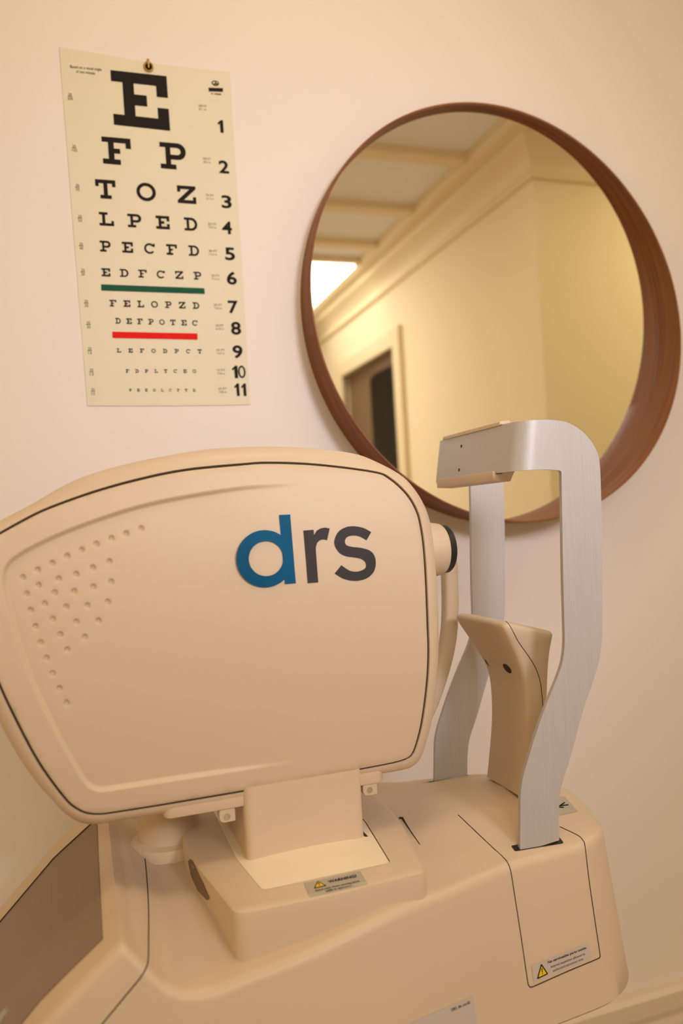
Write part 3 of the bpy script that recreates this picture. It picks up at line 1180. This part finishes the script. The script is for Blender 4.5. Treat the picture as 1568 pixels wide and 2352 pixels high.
def triangle(px, parent, bv=None):
    """px: apex, right, left"""
    c_ = np.mean(np.array(px, float), axis=0)
    o_ = roundpoly(px, 3, 3)
    i_ = roundpoly([c_ + (np.array(p) - c_) * .70 for p in px], 1.5, 3)
    t1 = part('warning_triangle', mesh([hit(p[0], p[1], .0007, bv) for p in o_], [tuple(range(len(o_)))]), M['ink'], parent)
    part('yellow_field', mesh([hit(p[0], p[1], .0009, bv) for p in i_], [tuple(range(len(i_)))]), M['yellow'], t1)
    ax = (np.array(px[1]) + np.array(px[2])) / 2 - np.array(px[0])
    sd = (np.array(px[1]) - np.array(px[2])) * .035
    mb = MB()
    q = lambda t, s: np.array(px[0]) + ax * t + sd * s
    for lp in ([q(.36, -1.3), q(.36, 1.3), q(.68, .8), q(.68, -.8)], [q(.74, -1), q(.74, 1), q(.82, 1), q(.82, -1)]):
        mb.add([hit(p[0], p[1], .0011, bv) for p in lp], [(0, 1, 2, 3)])
    part('exclamation_mark', mb.build(), M['ink'], t1)


k7 = lambda x, y: (680 + x / 7.84, 1960 + y / 7.84)
lb = sticker('warning_label', [k7(140, 545), k7(1150, 322), k7(1290, 555), k7(245, 790)], M['label'], cam_t, BVP)
triangle([k7(385, 505), k7(553, 596), k7(315, 652)], lb, BVP)
tx = MB()
text_on(tx, 'WARNING!', [k7(562, 505), k7(1075, 390), k7(1092, 440), k7(590, 545)], BVP, .03)
text_on(tx, 'Stand clear from moving parts', [k7(335, 675), k7(1130, 495), k7(1145, 520), k7(350, 700)], BVP, .02)
text_on(tx, 'while in operation.', [k7(515, 680), k7(1005, 572), k7(1012, 596), k7(530, 704)], BVP, .02)
part('label_text', tx.build(), M['ink'], lb)

k3 = lambda x, y: (1180 + x / 5.227, 2120 + y / 5.227)
lb = sticker('service_label', [k3(205, 510), k3(900, 235), k3(925, 415), k3(235, 710)], M['label2'], cam_t)
triangle([k3(322, 480), k3(408, 610), k3(268, 676)], lb)
tx = MB()
text_on(tx, 'No serviceable parts inside.', [k3(398, 452), k3(863, 275), k3(868, 303), k3(402, 486)], None, .02)
text_on(tx, 'Internal inspection allowed to', [k3(435, 508), k3(842, 350), k3(847, 378), k3(440, 538)])
text_on(tx, 'authorized personnel only.', [k3(458, 556), k3(828, 410), k3(832, 436), k3(463, 584)])
part('label_text', tx.build(), M['ink'], lb)

k6 = lambda x, y: (640 + x / 3.136, 2200 + y / 3.136)
lb = sticker('rating_label', [k6(560, 640), k6(1400, 272), k6(1440, 560), k6(600, 930)], M['label2'], cam_t)
tx = MB()
text_on(tx, 'DRS_din rev.02', [k6(1238, 362), k6(1370, 306), k6(1376, 326), k6(1242, 384)], None, .01)
part('label_text', tx.build(), M['ink'], lb)
k2 = lambda x, y: (900 + x / 2.347, 1700 + y / 2.347)
lb = sticker('clear_label', [k2(860, 305), k2(930, 305), k2(1000, 385), k2(880, 412)], M['label'], cam_t)
tx = MB()
for a, b_ in (((897, 362), (928, 340)), ((899, 358), (948, 352)), ((897, 364), (923, 366))):
    p0, p1 = hit(*k2(*a), .0009), hit(*k2(*b_), .0009)
    if p0 and p1:
        tx.addmesh(tube([p0, p1], .0007, 6))
part('arrow_mark', tx.build(), M['ink'], lb)

# ---- metal head frame: two bent posts and a crossbar
left = [(1289, 1084), (1291, 1200), (1293, 1330), (1296, 1440), (1296, 1485), (1291, 1521), (1279, 1558), (1257, 1612), (1232, 1681), (1211, 1749), (1201, 1785), (1196, 1817), (1195, 1860), (1194, 1958)]
right = [(1284, 1930), (1283, 1880), (1285, 1835), (1291, 1799), (1311, 1735), (1339, 1631), (1361, 1567), (1375, 1519), (1381, 1478), (1383, 1440), (1383, 1410), (1382, 1226), (1379, 1104), (1376, 1058), (1370, 1036), (1356, 1012), (1332, 987), (1298, 969), (1262, 964)]
Yn, Yr = .757, .973
TH = .005
arm_bottom = [(1250, 1078), (1278, 1080), (1286, 1081)]
lo = [p for p in catmull(left, 4)]
ro = [p for p in catmull(right, 4)]
loop = [tuple(p) for p in lo] + [tuple(p) for p in ro] + arm_bottom[:1] + arm_bottom[1:]
XZ = [P(x, y, Yn) for x, y in loop]


def drop(me, z):
    return me


head_frame = part('head_frame', prism(XZ, (0, TH, 0)), M['metal'], smooth=30)
far = [Vector((p.x, Yr, p.z)) for p in XZ]
part('post', prism(far, (0, TH, 0)), M['metal'], head_frame, smooth=30)
# crossbar: sheet that bends out of both posts
tz = P(1262, 964, Yn).z
bz = P(1250, 1078, Yn).z
xt0, xb0 = P(1262, 964, Yn).x, P(1250, 1078, Yn).x
xbar_t = P(1018, 1022, Yr - .022).x
xbar_b = P(1008, 1105, Yr - .022).x


def bend(x0, xbar, out):
    """plan path of the sheet, out = offset toward the patient side"""
    R = 0.022
    pth = [(x0, Yn)]
    for k in range(0, 9):
        t = math.pi / 2 * k / 8
        pth.append((xbar + R - R * math.sin(t), Yn + R - R * math.cos(t)))
    for k in range(8, -1, -1):
        t = math.pi / 2 * k / 8
        pth.append((xbar + R - R * math.sin(t), Yr + TH - R + R * math.cos(t)))
    pth.append((x0, Yr + TH))
    pth = [np.array(p) for p in pth]
    out_ = []
    n = len(pth)
    for i in range(n):
        t = pth[min(i + 1, n - 1)] - pth[max(i - 1, 0)]
        t /= np.linalg.norm(t)
        out_.append(pth[i] + np.array([t[1], -t[0]]) * out)
    return out_


v, f = [], []
pa, pb = bend(xt0, xbar_t, 0), bend(xb0, xbar_b, 0)
pc_, pd = bend(xt0, xbar_t, TH), bend(xb0, xbar_b, TH)
n = len(pa)
for i in range(n):
    v += [(pa[i][0], pa[i][1], tz), (pb[i][0], pb[i][1], bz), (pd[i][0], pd[i][1], bz), (pc_[i][0], pc_[i][1], tz)]
for i in range(n - 1):
    for k in range(4):
        k2 = (k + 1) % 4
        f.append((i * 4 + k, i * 4 + k2, (i + 1) * 4 + k2, (i + 1) * 4 + k))
f += [(0, 1, 2, 3), tuple((n - 1) * 4 + k for k in (3, 2, 1, 0))]
part('crossbar', mesh(v, f), M['metal'], head_frame, smooth=40)
for yy, fz in ((.895, .26), (.895, .80)):
    zz = tz + (bz - tz) * fz
    xx = xbar_t + (xbar_b - xbar_t) * fz
    part('screw_hole', lathe([(0.0004, .0021), (-.0004, .0021), (-.0003, .0012), (.0, .0004)], (xx, yy, zz), 'X', 16), M['gap'], head_frame)
# forehead pad with lips that wrap the crossbar
hb = tz - bz
pf = [(xbar_t - .0015, tz - .0005), (xbar_t - .001, tz + .0045), (xbar_t + .012, tz + .006), (xbar_t + .020, tz - .004), (xbar_b + .026, bz + .004), (xbar_b + .018, bz - .010), (xbar_b - .004, bz - .0085),
      (xbar_b - .0045, bz + .0025), (xbar_b - .0008, bz + .0030), (xbar_b - .0003, bz - .0008), (xbar_b + .008, bz - .0010), (xbar_t + .008, tz + .0008), (xbar_t, tz + .0010)]
part('forehead_pad', prism([(x, .800, z) for x, z in pf], (0, .15, 0), .0012, 2, 35), M['plastic'], head_frame, smooth=40)

# slots the posts drop into
a_, b_ = P(1181, 1953, Yn), P(1293, 1926, Yn)
for yy in (Yn, Yr):
    sl_ = []
    for x, y in roundpoly([(a_.x, yy - .0012), (b_.x, yy - .0012), (b_.x, yy + TH + .002), (a_.x, yy + TH + .002)], .002, 3):
        loc = BV.ray_cast(Vector((x, y, 1.4)), Vector((0, 0, -1)))[0]
        sl_.append(loc + Vector((0, 0, .0005)))
    part('post_slot', mesh(sl_, [tuple(range(len(sl_)))]), M['black'])

# ---- chin rest
sec = [  # (left px, right px, y left, y right, near Y)
    (1205, 1258, 1832, 1832, .822), (1216, 1262, 1700, 1700, .822), (1214, 1265, 1610, 1610, .822), (1208, 1267, 1560, 1562, .820), (1198, 1268, 1522, 1530, .816), (1184, 1271, 1485, 1495, .812), (1172, 1275, 1455, 1470, .809),
    (1166, 1277, 1440, 1458, .809)]
dense = catmull(sec, 4)
rows_ = []
for s in dense:
    xl_, xr_, yl, yr, yn_ = s
    up_ = max(0, min(1, (1560 - yl) / 110))
    rows_.append((P(xl_ - 7 - 9 * up_, yl, yn_), P(xr_, yr, yn_), yn_ - .003 - .004 * up_))
v, f = [], []
NS = None


def ring(l, r, yn_, ins=0.0, dz=0.0, rad=.009):
    hw = YC - yn_
    out = []
    pl = roundpoly([(l.x + ins, -hw + ins), (r.x - ins, -hw * .86 + ins), (r.x - ins - .010, 0), (r.x - ins, hw * .86 - ins), (l.x + ins, hw - ins)], rad, 5)
    for p in pl:
        t = (p[0] - l.x) / max(r.x - l.x, 1e-6)
        t = min(1, max(0, t))
        tt = t * t * (3 - 2 * t)
        out.append((p[0], YC + p[1], l.z + (r.z - l.z) * tt + dz))
    return out


rings_ = [ring(*r_) for r_ in rows_]
l, r_, yn_ = rows_[-1]
rings_ += [ring(l, r_, yn_, .001, .0028), ring(l, r_, yn_, .0035, .0045), ring(l, r_, yn_, .009, .0055)]
NS = len(rings_[0])
v = [p for r_ in rings_ for p in r_]
for i in range(len(rings_) - 1):
    for k in range(NS):
        k2 = (k + 1) % NS
        f.append((i * NS + k, i * NS + k2, (i + 1) * NS + k2, (i + 1) * NS + k))
f += [tuple(range(NS)), tuple((len(rings_) - 1) * NS + k for k in range(NS))]
chin_me = mesh(v, f)
chin = part('chin_rest', chin_me, M['plastic'], smooth=60)
BVC = BVHTree.FromPolygons([q.co.copy() for q in chin_me.vertices], [tuple(p.vertices) for p in chin_me.polygons])
seam('chin_rest_seam', [(1085, 1403), (1120, 1413), (1155, 1424), (1168, 1434), (1180, 1455), (1192, 1477), (1214, 1508), (1230, 1535), (1240, 1565), (1244, 1595), (1247, 1630)], .0005, BVC, 0.0, chin)
for pts in ([(1112, 1512), (1117, 1518), (1124, 1530), (1122, 1529), (1116, 1522)], [(1154, 1524), (1162, 1525), (1171, 1534), (1175, 1543), (1172, 1547), (1163, 1542), (1156, 1532)]):
    q = [hit(x, y, .0004, BVC) for x, y in roundpoly(pts, 4, 3)]
    q = [p for p in q if p is not None]
    if len(q) > 3:
        part('screw_hole', mesh(q, [tuple(range(len(q)))]), M['gap'], chin)

# ------------------------------------------------------------------ table under the camera (below the frame)
tb = thing('instrument_table', 'narrow instrument table carrying the cream retinal camera', 'table', (0.25, YC, 0))
link('table_top', box(0.02, 0.47, .80, .94, .925, .9545, .004), M['table'], tb)
link('table_column', box(0.20, 0.30, .83, .90, .03, .925, .006), M['metal'], tb)
link('table_foot', box(0.0, 0.50, .72, 1.02, 0, .03, .006), M['table'], tb)

# ------------------------------------------------------------------ plant whose leaf tip enters the lower left corner
PX, PY = -.235, .50
tip = P(17, 2318, .57)
pl = thing('potted_plant', 'potted plant with a pale edged green leaf tip at the lower left corner', 'plant', (PX, PY, .78))
link('plant_pot', lathe([(.78, .045), (.785, .05), (.88, .062), (.89, .064), (.89, .057), (.87, .055)], (PX, PY, 0), 'Z', 40), M['pot'], pl, smooth=40)
link('potting_soil', lathe([(.868, .055), (.872, .03), (.873, .0005)], (PX, PY, 0), 'Z', 32), M['soil'], pl, smooth=60)


def leaf(root, tip_, sag, w, name='leaf'):
    root, tip_ = Vector(root), Vector(tip_)
    n = 14
    d = tip_ - root
    sd = Vector((-d.y, d.x, 0)).normalized()
    v, f, mi = [], [], []
    for i in range(n + 1):
        t = i / n
        c_ = root + d * t + Vector((0, 0, sag * 4 * t * (1 - t)))
        ww = w * (math.sin(math.pi * min(1, .18 + .82 * t)) ** .8 if t < 1 else 0.02)
        for s in (-1, -.62, 0, .62, 1):
            v.append(c_ + sd * s * ww + Vector((0, 0, abs(s) * ww * .45)))
    for i in range(n):
        for k in range(4):
            f.append((i * 5 + k, i * 5 + k + 1, (i + 1) * 5 + k + 1, (i + 1) * 5 + k))
            mi.append(1 if k in (0, 3) else 0)
    me = bpy.data.meshes.new('leaf')
    me.from_pydata([tuple(p) for p in v], [], f)
    me.materials.append(M['leaf'])
    me.materials.append(M['leafedge'])
    for p, k in zip(me.polygons, mi):
        p.material_index = k
    o = link(name, me, None, pl, smooth=60)
    md = o.modifiers.new('thickness', 'SOLIDIFY')
    md.thickness = .0008
    return o


leaf((PX + .01, PY, .872), tip, .05, .010)
for k in range(11):
    a = math.radians(60 + k * 27)
    rr = random.uniform(.10, .13)
    leaf((PX + .012 * math.cos(a), PY + .012 * math.sin(a), .872), (PX + rr * math.cos(a), PY + rr * math.sin(a), .88 + random.uniform(-.02, .10)), random.uniform(.04, .08), .010)
ps = thing('plant_stand', 'slim wooden stand under the potted plant', 'stand', (PX, PY, 0))
link('stand_top', lathe([(.755, .11), (.76, .115), (.775, .115), (.78, .11)], (PX, PY, 0), 'Z', 40), M['standwood'], ps, smooth=40)
for sx_, sy_ in ((-1, -1), (1, -1), (1, 1), (-1, 1)):
    link('leg', tube([(PX + sx_ * .08, PY + sy_ * .08, 0), (PX + sx_ * .055, PY + sy_ * .055, .757)], [.009, .012], 10), M['standwood'], ps, smooth=40)
